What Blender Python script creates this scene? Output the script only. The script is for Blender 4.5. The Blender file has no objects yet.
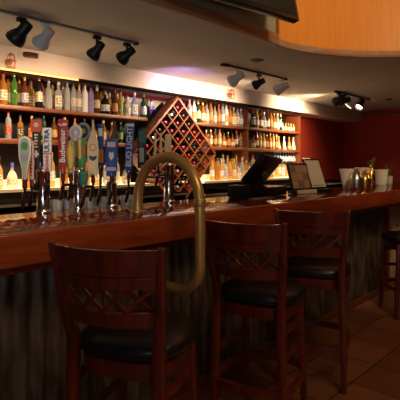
import bpy, bmesh, math, random
from mathutils import Vector, Matrix
PI = math.pi
rnd = random.Random(7)
SC = bpy.context.scene
COL = SC.collection

# ------------------------------------------------------------------ camera frame
YAW = math.radians(43.5)
FX, FY = math.cos(YAW), math.sin(YAW)
RX, RY = math.sin(YAW), -math.cos(YAW)
CAMZ, FOC, HOR = 1.33, 458.0, 163.0

def PX(px, Y):                       # world X of the point of depth-plane Y that lies along bearing px
    r = (px - 200.0) / FOC
    Z = Y / (FY + r * RY)
    return Z * (FX + r * RX)

def PZ(px, py, Y):                   # and its height
    r = (px - 200.0) / FOC
    Z = Y / (FY + r * RY)
    return CAMZ - (py - HOR) / FOC * Z

# ------------------------------------------------------------------ materials
MATS = {}
def new_mat(name):
    m = bpy.data.materials.new(name); m.use_nodes = True
    nt = m.node_tree
    b = nt.nodes['Principled BSDF']
    return m, nt, b

def plain(name, col, rough=0.5, metal=0.0, spec=0.5, coat=0.0, emit=None, estr=0.0, trans=0.0, ior=1.45, alpha=1.0):
    if name in MATS: return MATS[name]
    m, nt, b = new_mat(name)
    # a little procedural variation of the colour
    n = nt.nodes.new('ShaderNodeTexNoise'); n.inputs['Scale'].default_value = 18; n.inputs['Detail'].default_value = 2
    r = nt.nodes.new('ShaderNodeMapRange'); r.inputs[3].default_value = 0.88; r.inputs[4].default_value = 1.12
    mx = nt.nodes.new('ShaderNodeVectorMath'); mx.operation = 'SCALE'; mx.inputs[0].default_value = col[:3]
    nt.links.new(n.outputs['Fac'], r.inputs[0]); nt.links.new(r.outputs[0], mx.inputs['Scale'])
    nt.links.new(mx.outputs[0], b.inputs['Base Color'])
    b.inputs['Roughness'].default_value = rough; b.inputs['Metallic'].default_value = metal
    b.inputs['Specular IOR Level'].default_value = spec
    b.inputs['Coat Weight'].default_value = coat; b.inputs['Coat Roughness'].default_value = 0.08
    b.inputs['Transmission Weight'].default_value = trans; b.inputs['IOR'].default_value = ior
    if emit:
        b.inputs['Emission Color'].default_value = (*emit, 1); b.inputs['Emission Strength'].default_value = estr
    MATS[name] = m
    return m

def wood(name, dark, light, scale=(1, 9, 9), rough=0.3, coat=0.0, bands=3.0, axis_noise=4.0, spec=0.5):
    if name in MATS: return MATS[name]
    m, nt, b = new_mat(name)
    tc = nt.nodes.new('ShaderNodeTexCoord'); mp = nt.nodes.new('ShaderNodeMapping')
    mp.inputs['Scale'].default_value = scale
    nt.links.new(tc.outputs['Object'], mp.inputs['Vector'])
    n = nt.nodes.new('ShaderNodeTexNoise'); n.inputs['Scale'].default_value = axis_noise; n.inputs['Detail'].default_value = 6; n.inputs['Distortion'].default_value = 0.6
    n2 = nt.nodes.new('ShaderNodeTexNoise'); n2.inputs['Scale'].default_value = bands * 6; n2.inputs['Detail'].default_value = 3
    nt.links.new(mp.outputs[0], n.inputs['Vector']); nt.links.new(mp.outputs[0], n2.inputs['Vector'])
    mm = nt.nodes.new('ShaderNodeMath'); mm.operation = 'ADD'
    h = nt.nodes.new('ShaderNodeMath'); h.operation = 'MULTIPLY'; h.inputs[1].default_value = 0.35
    nt.links.new(n2.outputs['Fac'], h.inputs[0]); nt.links.new(n.outputs['Fac'], mm.inputs[0]); nt.links.new(h.outputs[0], mm.inputs[1])
    cr = nt.nodes.new('ShaderNodeValToRGB')
    cr.color_ramp.elements[0].position = 0.42; cr.color_ramp.elements[0].color = (*dark, 1)
    cr.color_ramp.elements[1].position = 0.9; cr.color_ramp.elements[1].color = (*light, 1)
    nt.links.new(mm.outputs[0], cr.inputs[0]); nt.links.new(cr.outputs[0], b.inputs['Base Color'])
    b.inputs['Roughness'].default_value = rough; b.inputs['Coat Weight'].default_value = coat; b.inputs['Coat Roughness'].default_value = 0.06
    b.inputs['Specular IOR Level'].default_value = spec
    MATS[name] = m
    return m

def plaster(name, col, rough=0.85, amount=0.12, scale=3.0, bump=0.15):
    if name in MATS: return MATS[name]
    m, nt, b = new_mat(name)
    tc = nt.nodes.new('ShaderNodeTexCoord')
    n = nt.nodes.new('ShaderNodeTexNoise'); n.inputs['Scale'].default_value = scale; n.inputs['Detail'].default_value = 5
    nt.links.new(tc.outputs['Object'], n.inputs['Vector'])
    r = nt.nodes.new('ShaderNodeMapRange'); r.inputs[3].default_value = 1 - amount; r.inputs[4].default_value = 1 + amount
    mx = nt.nodes.new('ShaderNodeVectorMath'); mx.operation = 'SCALE'; mx.inputs[0].default_value = col
    nt.links.new(n.outputs['Fac'], r.inputs[0]); nt.links.new(r.outputs[0], mx.inputs['Scale']); nt.links.new(mx.outputs[0], b.inputs['Base Color'])
    n2 = nt.nodes.new('ShaderNodeTexNoise'); n2.inputs['Scale'].default_value = 120
    nt.links.new(tc.outputs['Object'], n2.inputs['Vector'])
    bp = nt.nodes.new('ShaderNodeBump'); bp.inputs['Strength'].default_value = bump; bp.inputs['Distance'].default_value = 0.004
    nt.links.new(n2.outputs['Fac'], bp.inputs['Height']); nt.links.new(bp.outputs[0], b.inputs['Normal'])
    b.inputs['Roughness'].default_value = rough
    MATS[name] = m
    return m

def tile_floor():
    m, nt, b = new_mat('terracotta_tile')
    tc = nt.nodes.new('ShaderNodeTexCoord'); sp = nt.nodes.new('ShaderNodeSeparateXYZ')
    nt.links.new(tc.outputs['Object'], sp.inputs[0])
    T = 0.335
    def M(op, a, bb=None):
        n = nt.nodes.new('ShaderNodeMath'); n.operation = op
        for i, v in enumerate((a, bb)):
            if v is None: continue
            if isinstance(v, (int, float)): n.inputs[i].default_value = v
            else: nt.links.new(v, n.inputs[i])
        return n.outputs[0]
    u = M('DIVIDE', M('SUBTRACT', sp.outputs[0], 2.65 - 20 * T), T)
    v = M('DIVIDE', M('SUBTRACT', sp.outputs[1], 1.244 - 20 * T), T)
    fu = M('ABSOLUTE', M('SUBTRACT', M('FRACT', u), 0.5)); fv = M('ABSOLUTE', M('SUBTRACT', M('FRACT', v), 0.5))
    edge = M('MAXIMUM', fu, fv)
    grout = M('GREATER_THAN', edge, 0.487)
    cb = nt.nodes.new('ShaderNodeCombineXYZ')
    nt.links.new(M('FLOOR', u), cb.inputs[0]); nt.links.new(M('FLOOR', v), cb.inputs[1])
    wn = nt.nodes.new('ShaderNodeTexWhiteNoise'); nt.links.new(cb.outputs[0], wn.inputs['Vector'])
    ns = nt.nodes.new('ShaderNodeTexNoise'); ns.inputs['Scale'].default_value = 9; ns.inputs['Detail'].default_value = 5
    nt.links.new(tc.outputs['Object'], ns.inputs['Vector'])
    f = M('ADD', M('MULTIPLY', wn.outputs['Value'], 0.45), M('MULTIPLY', ns.outputs['Fac'], 0.6))
    cr = nt.nodes.new('ShaderNodeValToRGB')
    cr.color_ramp.elements[0].position = 0.15; cr.color_ramp.elements[0].color = (0.17, 0.055, 0.020, 1)
    cr.color_ramp.elements[1].position = 0.85; cr.color_ramp.elements[1].color = (0.34, 0.125, 0.048, 1)
    nt.links.new(f, cr.inputs[0])
    mx = nt.nodes.new('ShaderNodeMix'); mx.data_type = 'RGBA'
    nt.links.new(grout, mx.inputs['Factor']); nt.links.new(cr.outputs[0], mx.inputs['A']); mx.inputs['B'].default_value = (0.03, 0.018, 0.012, 1)
    nt.links.new(mx.outputs['Result'], b.inputs['Base Color'])
    b.inputs['Roughness'].default_value = 0.5
    bp = nt.nodes.new('ShaderNodeBump'); bp.inputs['Strength'].default_value = 0.5; bp.inputs['Distance'].default_value = 0.004
    nt.links.new(M('SUBTRACT', 1.0, grout), bp.inputs['Height']); nt.links.new(bp.outputs[0], b.inputs['Normal'])
    return m

def rusty(name, grey, rust):
    m, nt, b = new_mat(name)
    tc = nt.nodes.new('ShaderNodeTexCoord'); mp = nt.nodes.new('ShaderNodeMapping'); mp.inputs['Scale'].default_value = (9, 9, 2.2)
    nt.links.new(tc.outputs['Object'], mp.inputs['Vector'])
    n = nt.nodes.new('ShaderNodeTexNoise'); n.inputs['Scale'].default_value = 2.2; n.inputs['Detail'].default_value = 8
    nt.links.new(mp.outputs[0], n.inputs['Vector'])
    cr = nt.nodes.new('ShaderNodeValToRGB')
    cr.color_ramp.elements[0].position = 0.38; cr.color_ramp.elements[0].color = (*rust, 1)
    cr.color_ramp.elements[1].position = 0.66; cr.color_ramp.elements[1].color = (*grey, 1)
    nt.links.new(n.outputs['Fac'], cr.inputs[0]); nt.links.new(cr.outputs[0], b.inputs['Base Color'])
    b.inputs['Metallic'].default_value = 0.35; b.inputs['Roughness'].default_value = 0.55
    return m

CHERRY = wood('cherry_wood', (0.062, 0.009, 0.005), (0.19, 0.026, 0.011), (6, 6, 1.2), 0.28, 0.4)
BARTOP = wood('bar_top_wood', (0.065, 0.010, 0.004), (0.20, 0.033, 0.010), (0.9, 9, 9), 0.09, 0.0)
APRON = wood('bar_apron_wood', (0.22, 0.030, 0.008), (0.44, 0.078, 0.020), (0.8, 7, 7), 0.3, 0.5)
SHELFW = wood('shelf_wood', (0.12, 0.030, 0.009), (0.24, 0.068, 0.018), (1.0, 9, 9), 0.42)
RACKW = wood('rack_wood', (0.13, 0.034, 0.010), (0.24, 0.068, 0.019), (4, 4, 4), 0.4)
ORANGEW = wood('orange_veneer', (0.62, 0.22, 0.030), (0.72, 0.27, 0.045), (7, 7, 0.5), 0.5)
FASCIA = wood('brown_fascia', (0.22, 0.10, 0.05), (0.34, 0.17, 0.09), (1, 8, 8), 0.6)
CEIL = plaster('ceiling_paint', (0.52, 0.48, 0.45), 0.9)
CREAM = plaster('cream_plaster', (0.78, 0.64, 0.54), 0.8, 0.06)
REDW = plaster('red_wall_paint', (0.40, 0.034, 0.012), 0.7, 0.10)
DULLW = plaster('dull_wall_paint', (0.20, 0.15, 0.11), 0.85)
GREYP = plaster('grey_board', (0.28, 0.26, 0.22), 0.8)
DARKB = plain('dark_backing', (0.008, 0.006, 0.005), 0.7, spec=0.1, ior=1.05)
BLACK = plain('black_metal', (0.012, 0.012, 0.013), 0.42)
BLACKP = plain('black_plastic', (0.008, 0.008, 0.009), 0.32)
BLACKV = plain('black_vinyl', (0.012, 0.011, 0.011), 0.34, spec=0.6)
WHITEM = plain('white_metal', (0.80, 0.79, 0.80), 0.45)
CHROME = plain('chrome', (0.78, 0.78, 0.78), 0.12, 1.0)
STEEL = plain('stainless_steel', (0.55, 0.53, 0.50), 0.28, 1.0)
BRASS = plain('brass', (0.74, 0.45, 0.15), 0.34, 0.6)
COPPER = plain('copper_red', (0.48, 0.17, 0.08), 0.35, 0.8)
GOLDM = plain('gold_metal', (0.75, 0.48, 0.13), 0.25, 1.0)
PAPER = plain('white_paper', (0.80, 0.76, 0.70), 0.7)
CUPW = plain('white_cup_plastic', (0.80, 0.74, 0.66), 0.5)
GLASSC = plain('clear_glass', (0.92, 0.93, 0.92), 0.04, trans=0.6, ior=1.3)
GREENL = plain('green_leaf', (0.10, 0.22, 0.05), 0.6)
LEDW = plain('warm_led', (1, 0.8, 0.5), 0.5, emit=(1.0, 0.55, 0.14), estr=2.0)
GOLDGLOW = plain('gold_glow', (1, 0.7, 0.3), 0.5, emit=(1.0, 0.50, 0.12), estr=0.6)
STEPLIT = plain('lit_acrylic', (0.9, 0.85, 0.7), 0.4, emit=(1.0, 0.78, 0.46), estr=1.9)
BULB = plain('lamp_bulb', (1, 0.9, 0.7), 0.5, emit=(1.0, 0.74, 0.42), estr=14.0)

BARTOP.node_tree.nodes['Principled BSDF'].inputs['IOR'].default_value = 1.22
# ------------------------------------------------------------------ mesh helpers
class MB:
    def __init__(s): s.v = []; s.f = []
    def add(s, vs, fs):
        o = len(s.v); s.v += [tuple(v) for v in vs]; s.f += [tuple(i + o for i in f) for f in fs]; return s
    def box(s, x0, x1, y0, y1, z0, z1, mtx=None):
        vs = [Vector((x, y, z)) for z in (z0, z1) for y in (y0, y1) for x in (x0, x1)]
        if mtx: vs = [mtx @ v for v in vs]
        return s.add(vs, [(0, 2, 3, 1), (4, 5, 7, 6), (0, 1, 5, 4), (2, 6, 7, 3), (0, 4, 6, 2), (1, 3, 7, 5)])
    def tube(s, pts, r, n=12, cap=True, up=None):
        pts = [Vector(p) for p in pts]
        rs = r if isinstance(r, (list, tuple)) else [r] * len(pts)
        rings = []; t0 = None; nrm = None
        for i, p in enumerate(pts):
            a = pts[max(i - 1, 0)]; b = pts[min(i + 1, len(pts) - 1)]
            t = (b - a).normalized()
            if nrm is None:
                h = Vector((0, 0, 1)) if abs(t.z) < 0.9 else Vector((1, 0, 0))
                nrm = (h - t * h.dot(t)).normalized()
            else:
                nrm = (nrm - t * nrm.dot(t)).normalized()
            bn = t.cross(nrm)
            rings.append([p + (nrm * math.cos(2 * PI * k / n) + bn * math.sin(2 * PI * k / n)) * rs[i] for k in range(n)])
        vs = [v for rg in rings for v in rg]; fs = []
        for i in range(len(rings) - 1):
            for k in range(n):
                a = i * n + k; b = i * n + (k + 1) % n
                fs.append((a, b, b + n, a + n))
        if cap:
            fs.append(tuple(reversed(range(n)))); fs.append(tuple((len(rings) - 1) * n + k for k in range(n)))
        return s.add(vs, fs)
    def bar(s, pts, w, d, side=Vector((1, 0, 0))):          # rectangular section swept along points
        pts = [Vector(p) for p in pts]; vs = []
        ws = w if isinstance(w, (list, tuple)) else [w] * len(pts)
        ds = d if isinstance(d, (list, tuple)) else [d] * len(pts)
        for i, p in enumerate(pts):
            t = (pts[min(i + 1, len(pts) - 1)] - pts[max(i - 1, 0)]).normalized()
            a = (side - t * side.dot(t)).normalized(); b = t.cross(a)
            for sa, sb in ((-1, -1), (1, -1), (1, 1), (-1, 1)):
                vs.append(p + a * sa * ws[i] / 2 + b * sb * ds[i] / 2)
        fs = []
        for i in range(len(pts) - 1):
            for k in range(4):
                a = i * 4 + k; b = i * 4 + (k + 1) % 4
                fs.append((a, b, b + 4, a + 4))
        L = (len(pts) - 1) * 4
        fs += [(3, 2, 1, 0), (L, L + 1, L + 2, L + 3)]
        return s.add(vs, fs)
    def lathe(s, prof, n=16, c=(0, 0, 0), p=2.0, sx=1.0, sy=1.0, mtx=None, capb=True, capt=True):
        vs = []
        for r, z in prof:
            for k in range(n):
                a = 2 * PI * k / n; ca, sa = math.cos(a), math.sin(a)
                q = (abs(ca) ** p + abs(sa) ** p) ** (-1.0 / p)
                v = Vector((c[0] + r * q * ca * sx, c[1] + r * q * sa * sy, c[2] + z))
                vs.append(mtx @ v if mtx else v)
        fs = []
        for i in range(len(prof) - 1):
            for k in range(n):
                a = i * n + k; b = i * n + (k + 1) % n
                fs.append((a, b, b + n, a + n))
        if capb: fs.append(tuple(reversed(range(n))))
        if capt: fs.append(tuple((len(prof) - 1) * n + k for k in range(n)))
        return s.add(vs, fs)
    def prism(s, pts, y0, y1, mtx=None):                    # outline in XZ extruded along Y
        n = len(pts)
        vs = [Vector((x, y0, z)) for x, z in pts] + [Vector((x, y1, z)) for x, z in pts]
        if mtx: vs = [mtx @ v for v in vs]
        fs = [tuple(range(n)), tuple(reversed(range(n, 2 * n)))]
        for k in range(n):
            j = (k + 1) % n; fs.append((k, k + n, j + n, j))
        return s.add(vs, fs)
    def mesh(s, name, mat, smooth=True, bevel=0.0, seg=2, ang=40):
        me = bpy.data.meshes.new(name); me.from_pydata(s.v, [], s.f)
        bm = bmesh.new(); bm.from_mesh(me)
        bmesh.ops.recalc_face_normals(bm, faces=bm.faces)
        if bevel > 0:
            es = [e for e in bm.edges if len(e.link_faces) == 2 and e.calc_face_angle(0) > math.radians(30)]
            bmesh.ops.bevel(bm, geom=es, offset=bevel, segments=seg, affect='EDGES', profile=0.5)
        bm.to_mesh(me); bm.free()
        if mat: me.materials.append(mat)
        if smooth:
            me.shade_smooth()
            me.set_sharp_from_angle(angle=math.radians(ang))
        return me
    def build(s, name, mat, parent=None, **k):
        return link(name, s.mesh(name, mat, **k), parent)

def link(name, me, parent=None, loc=(0, 0, 0), rot=(0, 0, 0)):
    o = bpy.data.objects.new(name, me); COL.objects.link(o)
    o.location = loc; o.rotation_euler = rot
    if parent: o.parent = parent
    return o

def tag(o, label, cat, group=None):
    o['label'] = label; o['category'] = cat
    if group: o['group'] = group
    return o

def thing(name, label, cat, loc=(0, 0, 0), rz=0.0, group=None):
    o = bpy.data.objects.new(name, None); COL.objects.link(o)
    o.location = loc; o.rotation_euler = (0, 0, rz); o.empty_display_size = 0.05
    return tag(o, label, cat, group)

def struct(name, mb, mat, parent=None, **k):
    o = mb.build(name, mat, parent, **k)
    if not parent: o['kind'] = 'structure'
    return o

def dup(root, loc, rz=0.0, label=None):
    r = root.copy(); COL.objects.link(r); r.location = loc; r.rotation_euler = (0, 0, rz)
    if label: r['label'] = label
    for ch in list(root.children):
        c = ch.copy(); COL.objects.link(c); c.parent = r
        for g in list(ch.children):
            d = g.copy(); COL.objects.link(d); d.parent = c
    return r

def text_mesh(txt, size, mat, bold=0.0):
    cu = bpy.data.curves.new('lettering', 'FONT'); cu.body = txt; cu.size = size
    cu.align_x = 'CENTER'; cu.align_y = 'CENTER'; cu.extrude = 0.0006; cu.offset = bold; cu.resolution_u = 2
    o = bpy.data.objects.new('lettering', cu); COL.objects.link(o)
    dg = bpy.context.evaluated_depsgraph_get(); dg.update()
    me = bpy.data.meshes.new_from_object(o.evaluated_get(dg))
    bpy.data.objects.remove(o); bpy.data.curves.remove(cu)
    me.materials.clear(); me.materials.append(mat)
    return me

ORD = ['first', 'second', 'third', 'fourth', 'fifth', 'sixth', 'seventh', 'eighth', 'ninth', 'tenth', 'eleventh', 'twelfth', 'thirteenth',
       'fourteenth', 'fifteenth', 'sixteenth', 'seventeenth', 'eighteenth', 'nineteenth', 'twentieth']
ORD += ['twenty-' + o for o in ORD[:9]] + ['thirtieth'] + ['thirty-' + o for o in ORD[:9]]

# ================================================================== SETTING
XL, XR, YF, YB = -2.2, 8.75, -2.6, 4.28
CZ, WZ = 2.34, 3.35                         # low ceiling, top of the raised well
FLOOR_M = tile_floor()
struct('floor', MB().box(XL, XR, YF, YB, -0.1, 0.0), FLOOR_M, smooth=False)
struct('wall_back', MB().box(XL, XR + 0.1, YB, YB + 0.1, 0, WZ), REDW, smooth=False)
struct('wall_end', MB().box(XR, XR + 0.1, YF, YB, 0, WZ), REDW, smooth=False)
struct('wall_left', MB().box(XL - 0.1, XL, YF, YB + 0.1, 0, WZ), DULLW, smooth=False)
struct('wall_front', MB().box(XL - 0.1, XR + 0.1, YF - 0.1, YF, 0, WZ), DULLW, smooth=False)

# low ceiling with the curved opening
WC, WR = (3.30, 0.83), 1.37
arc = [(WC[0] + WR * math.sin(a), WC[1] + WR * math.cos(a)) for a in [PI / 2 * k / 24 for k in range(25)]]
edge = [(XL, WC[1] + WR)] + arc + [(WC[0] + WR, YF)]
mb = MB()
n = len(edge)
outer = [(XL, YB)] + [(x, YB) if k < 13 else (XR, YB if k == 13 else y) for k, (x, y) in enumerate(arc)] + [(XR, YF)]
vs = []
for (x, y) in edge: vs.append((x, y, CZ))
for (x, y) in outer: vs.append((x, y, CZ))
for (x, y) in edge: vs.append((x, y, CZ + 0.05))
for (x, y) in outer: vs.append((x, y, CZ + 0.05))
fs = []
for k in range(n - 1):
    fs.append((k, k + 1, n + k + 1, n + k))
    fs.append((2 * n + k, 3 * n + k, 3 * n + k + 1, 2 * n + k + 1))
    fs.append((k, 2 * n + k, 2 * n + k + 1, k + 1))
mb.add(vs, fs)
struct('ceiling', mb, CEIL, smooth=False)
struct('ceiling_upper', MB().box(XL, XR, YF, YB, WZ, WZ + 0.1), CEIL, smooth=False)

def strip(path, z0, z1, th):               # wall strip following a plan path, thickened outward
    mb = MB(); m = len(path); vs = []
    nrm = []
    for i in range(m):
        a = Vector(path[max(i - 1, 0)]); b = Vector(path[min(i + 1, m - 1)]); t = (b - a).normalized(); nrm.append(Vector((-t.y, t.x)))
    for z in (z0, z1):
        for i, p in enumerate(path): vs.append((p[0], p[1], z))
        for i, p in enumerate(path): vs.append((p[0] + nrm[i].x * th, p[1] + nrm[i].y * th, z))
    fs = []
    for i in range(m - 1):
        fs += [(i, i + 1, 2 * m + i + 1, 2 * m + i), (m + i, 3 * m + i, 3 * m + i + 1, m + i + 1), (i, m + i, m + i + 1, i + 1), (2 * m + i, 2 * m + i + 1, 3 * m + i + 1, 3 * m + i)]
    fs += [(0, 2 * m, 3 * m, m), (m - 1, 2 * m - 1, 4 * m - 1, 3 * m - 1)]
    return mb.add(vs, fs)
curve_path = arc + [(WC[0] + WR, YF)]
struct('wall_well_curve', strip(curve_path, CZ + 0.012, WZ, 0.05), ORANGEW)
struct('wall_well_straight', MB().box(XL, WC[0] - 0.02, WC[1] + WR + 0.02, WC[1] + WR + 0.07, CZ + 0.05, WZ), GREYP, smooth=False)
struct('trim_1', MB().box(XL, WC[0] - 0.02, WC[1] + WR - 0.012, WC[1] + WR + 0.02, CZ - 0.004, CZ + 0.085), FASCIA, bevel=0.003)
struct('trim_2', strip(arc + [(WC[0] + WR, YF)], CZ - 0.006, CZ + 0.012, 0.04), FASCIA)

# bulkhead over the back bar
BF, BB = 3.90, 2.147
struct('wall_bulkhead', MB().box(XL, XR, BF, YB, BB, CZ), CREAM, smooth=False)
struct('trim_3', MB().box(XL, PX(302, BF), BF - 0.004, BF + 0.06, BB - 0.024, BB), plain('black_band', (0.008, 0.006, 0.005), 0.9, spec=0.1), smooth=False)

# ================================================================== BAR
BY0, BY1, BZ = 1.645, 2.31, 1.07
BX1 = 7.2
t = thing('bar_counter', 'long glossy red wood bar counter faced with rusty corrugated metal', 'bar counter', (0, 0, 0))
# top made of plank boards
MB().box(XL + 0.01, BX1, BY0 + 0.022, BY1, BZ - 0.045, BZ).build('bar_top', BARTOP, t, bevel=0.006)
MB().box(XL + 0.01, BX1, BY0, BY0 + 0.03, BZ - 0.125, BZ + 0.001).build('front_apron', APRON, t, bevel=0.009, seg=3)
MB().box(XL + 0.01, BX1, BY0 + 0.03, BY0 + 0.05, BZ - 0.155, BZ - 0.046).build('apron_backer', CHERRY, t, bevel=0.003)
def corrugated(x0, x1, y, z0, z1, pitch=0.0767, amp=0.010):
    mb = MB(); k = int((x1 - x0) / pitch * 8); vs = []
    for i in range(k + 1):
        x = x0 + (x1 - x0) * i / k
        yy = y + amp * math.sin(2 * PI * x / pitch)
        vs += [(x, yy, z0), (x, yy, z1)]
    return mb.add(vs, [(2 * i, 2 * i + 2, 2 * i + 3, 2 * i + 1) for i in range(k)])
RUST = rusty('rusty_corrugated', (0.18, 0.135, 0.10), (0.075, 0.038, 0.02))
RUST_LIT = rusty('lit_corrugated', (0.62, 0.46, 0.32), (0.42, 0.24, 0.13))  # same corrugated front, lamplight painted in as a paler colour
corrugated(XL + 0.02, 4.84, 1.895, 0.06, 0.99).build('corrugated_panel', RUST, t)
corrugated(4.86, BX1 - 0.02, 1.885, 0.06, 0.99).build('lit_corrugated_panel', RUST_LIT, t)
MB().box(4.79, 4.87, 1.868, 1.90, 0.0, 1.0).build('corner_post', CHERRY, t, bevel=0.003)
MB().box(XL + 0.02, BX1 - 0.02, 1.915, 2.28, 0.0, BZ - 0.045).build('bar_body', DARKB, t, smooth=False)
MB().box(XL + 0.02, BX1 - 0.02, 1.870, 1.886, 0.0, 0.065).build('toe_board', SHELFW, t, bevel=0.003)
# under-bar work shelf on the bartender's side
t = thing('work_shelf', 'stainless work shelf running behind the bar top under the glasses', 'work shelf', (0, 0, 0))
MB().box(XL + 0.02, 5.4, 2.315, 2.60, 0.94, 0.965).build('shelf_board', plain('dull_steel', (0.16, 0.15, 0.14), 0.4, 0.7), t, bevel=0.003)
for x in (-1.8, 0.0, 1.8, 3.6, 5.2):
    MB().box(x, x + 0.04, 2.54, 2.58, 0, 0.94).build('leg', STEEL, t, smooth=False)

# ================================================================== BACK BAR
CY0, CZ1, LZ0 = 3.30, 1.03, 1.105
t = thing('back_counter', 'dark back counter with a pale metal edge below the lit bottles', 'counter', (0, 0, 0))
GA, GB = 3.30, 4.05
for xa_, xb_ in ((XL + 0.02, GA), (GB, 7.6)):
    MB().box(xa_, xb_, CY0 + 0.03, YB - 0.01, 0, CZ1 - 0.03).build('cabinet_body', DARKB, t, smooth=False)
for xa_, xb_ in ((XL + 0.02, GA), (GB, 7.6)):
    MB().box(xa_, xb_, CY0, YB - 0.01, CZ1 - 0.03, CZ1).build('counter_top', plain('dark_counter_top', (0.010, 0.008, 0.007), 0.85, spec=0.1, ior=1.05), t, bevel=0.003)
    MB().box(xa_, xb_, CY0 - 0.008, CY0, CZ1 - 0.022, CZ1 - 0.003).build('metal_edge', plain('pale_edge', (0.5, 0.42, 0.3), 0.4, 0.6), t, smooth=False)
MB().box(GA, GB, CY0 + 0.2, YB - 0.01, 0, 0.765).build('rack_plinth', DARKB, t, smooth=False)
MB().box(GA + 0.002, GB - 0.002, YB - 0.03, YB - 0.011, 0.766, LZ0).build('rear_board', DARKB, t, smooth=False)
x0, x1 = PX(204, CY0) , PX(229, CY0)
t = thing('bar_cooler', 'pale stainless undercounter cooler front beside the register', 'cooler', ((x0 + x1) / 2, CY0 + 0.02, 0))
w = (x1 - x0) / 2
MB().box(-w, w, -0.03, 0.005, 0.08, CZ1 - 0.035).build('cooler_door', STEEL, t, bevel=0.004)
MB().tube([(-w + 0.05, -0.06, 0.55), (-w + 0.05, -0.06, 0.9)], 0.01, 8).build('handle', CHROME, t)
# lit liquor step
LY0, LZ = 3.76, 1.105
t = thing('liquor_step', 'glowing liquor step under the bottom row of bottles', 'display step', (0, 0, 0))
sx1 = 6.6
for xa_, xb_ in ((0.4, GA), (GB, sx1)):
    MB().box(xa_, xb_, LY0, YB - 0.025, CZ1 + 0.0005, LZ - 0.02).build('step_body', DARKB, t, smooth=False)
    MB().box(xa_, xb_, LY0 + 0.012, YB - 0.025, LZ - 0.02, LZ).build('lit_panel', STEPLIT, t, smooth=False)
    MB().box(xa_, xb_, LY0, LY0 + 0.011, LZ - 0.02, LZ + 0.006).build('front_edge', plain('edge_strip', (0.5, 0.36, 0.2), 0.4), t, smooth=False)
    MB().box(xa_, xb_, YB - 0.0248, YB - 0.020, LZ - 0.02, LZ + 0.07).build('backlit_panel', plain('backlit_amber', (0.9, 0.7, 0.4), 0.5, emit=(1.0, 0.60, 0.24), estr=0.35), t, smooth=False)
# shelf unit
SY0 = 3.98
Z1, Z2 = 1.84, 1.545
SXE = PX(300, SY0)
t = thing('bottle_shelf_unit', 'wooden back bar shelf unit holding rows of liquor bottles', 'shelf unit', (0, 0, 0))
for z in (Z1, Z2):
    MB().box(0.3, 3.34 if z > 1.7 else 3.06, SY0, YB - 0.02, z - 0.035, z).build('shelf', SHELFW, t, bevel=0.003)
    MB().box(4.0 if z > 1.7 else 4.29, SXE, SY0, YB - 0.02, z - 0.035, z).build('shelf', SHELFW, t, bevel=0.003)
for x in (PX(247, SY0), SXE - 0.02):
    MB().box(x + 0.008, x + 0.032, SY0 - 0.002, YB - 0.026, LZ + 0.0012, BB - 0.056).build('upright', SHELFW, t, bevel=0.003)
MB().box(0.3, SXE, YB - 0.018, YB - 0.005, LZ + 0.003, BB - 0.05).build('back_panel', plain('dark_mirror', (0.012, 0.009, 0.008), 0.35), t, smooth=False)
MB().box(0.9, PX(78, BF), BF - 0.012, BF - 0.0045, BB - 0.026, BB - 0.004).build('gold_glow_strip', GOLDGLOW, t, smooth=False)  # brass strip given a weak glow that paints in reflected light

# ================================================================== BOTTLES
GL = {
 'clear': plain('glass_clear', (0.88, 0.87, 0.84), 0.06, trans=0.72, ior=1.25),
 'amber': plain('glass_amber', (0.62, 0.26, 0.05), 0.08, trans=0.55, ior=1.2),
 'gold': plain('glass_gold', (0.85, 0.52, 0.14), 0.08, trans=0.55, ior=1.2),
 'brown': plain('glass_brown', (0.16, 0.05, 0.015), 0.08, trans=0.3),
 'dark': plain('glass_dark', (0.012, 0.012, 0.010), 0.08),
 'green': plain('glass_green', (0.22, 0.50, 0.09), 0.08, trans=0.75, ior=1.2),
 'darkgreen': plain('glass_darkgreen', (0.02, 0.07, 0.025), 0.08, trans=0.3),
 'red': plain('glass_red', (0.45, 0.03, 0.02), 0.08, trans=0.4),
 'blue': plain('glass_blue', (0.05, 0.08, 0.45), 0.08, trans=0.4),
 'lilac': plain('glass_lilac', (0.55, 0.45, 0.80), 0.08, trans=0.5, ior=1.2),
 'white': plain('bottle_white', (0.78, 0.74, 0.68), 0.35),
}
LB = {'cream': (0.78, 0.64, 0.42), 'white': (0.82, 0.78, 0.72), 'black': (0.02, 0.02, 0.02), 'red': (0.50, 0.04, 0.03), 'gold': (0.65, 0.40, 0.10),
      'orange': (0.75, 0.25, 0.06), 'blue': (0.08, 0.12, 0.42), 'green': (0.06, 0.25, 0.07), 'silver': (0.52, 0.50, 0.50)}
def label_mat(k, c):
    m, nt, b = new_mat('label_' + k)
    tc = nt.nodes.new('ShaderNodeTexCoord'); mp = nt.nodes.new('ShaderNodeMapping'); mp.inputs['Scale'].default_value = (60, 60, 95)
    nt.links.new(tc.outputs['Object'], mp.inputs['Vector'])
    n = nt.nodes.new('ShaderNodeTexNoise'); n.inputs['Scale'].default_value = 1.0; n.inputs['Detail'].default_value = 1
    nt.links.new(mp.outputs[0], n.inputs['Vector'])
    cr = nt.nodes.new('ShaderNodeValToRGB'); lum = sum(c) / 3
    ink = (0.10, 0.05, 0.03) if lum > 0.25 else (0.65, 0.52, 0.30)
    cr.color_ramp.elements[0].position = 0.36; cr.color_ramp.elements[0].color = (*ink, 1)
    cr.color_ramp.elements[1].position = 0.48; cr.color_ramp.elements[1].color = (*c, 1)
    nt.links.new(n.outputs['Fac'], cr.inputs[0]); nt.links.new(cr.outputs[0], b.inputs['Base Color']); b.inputs['Roughness'].default_value = 0.55
    return m
LBM = {k: label_mat(k, v) for k, v in LB.items()}
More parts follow.
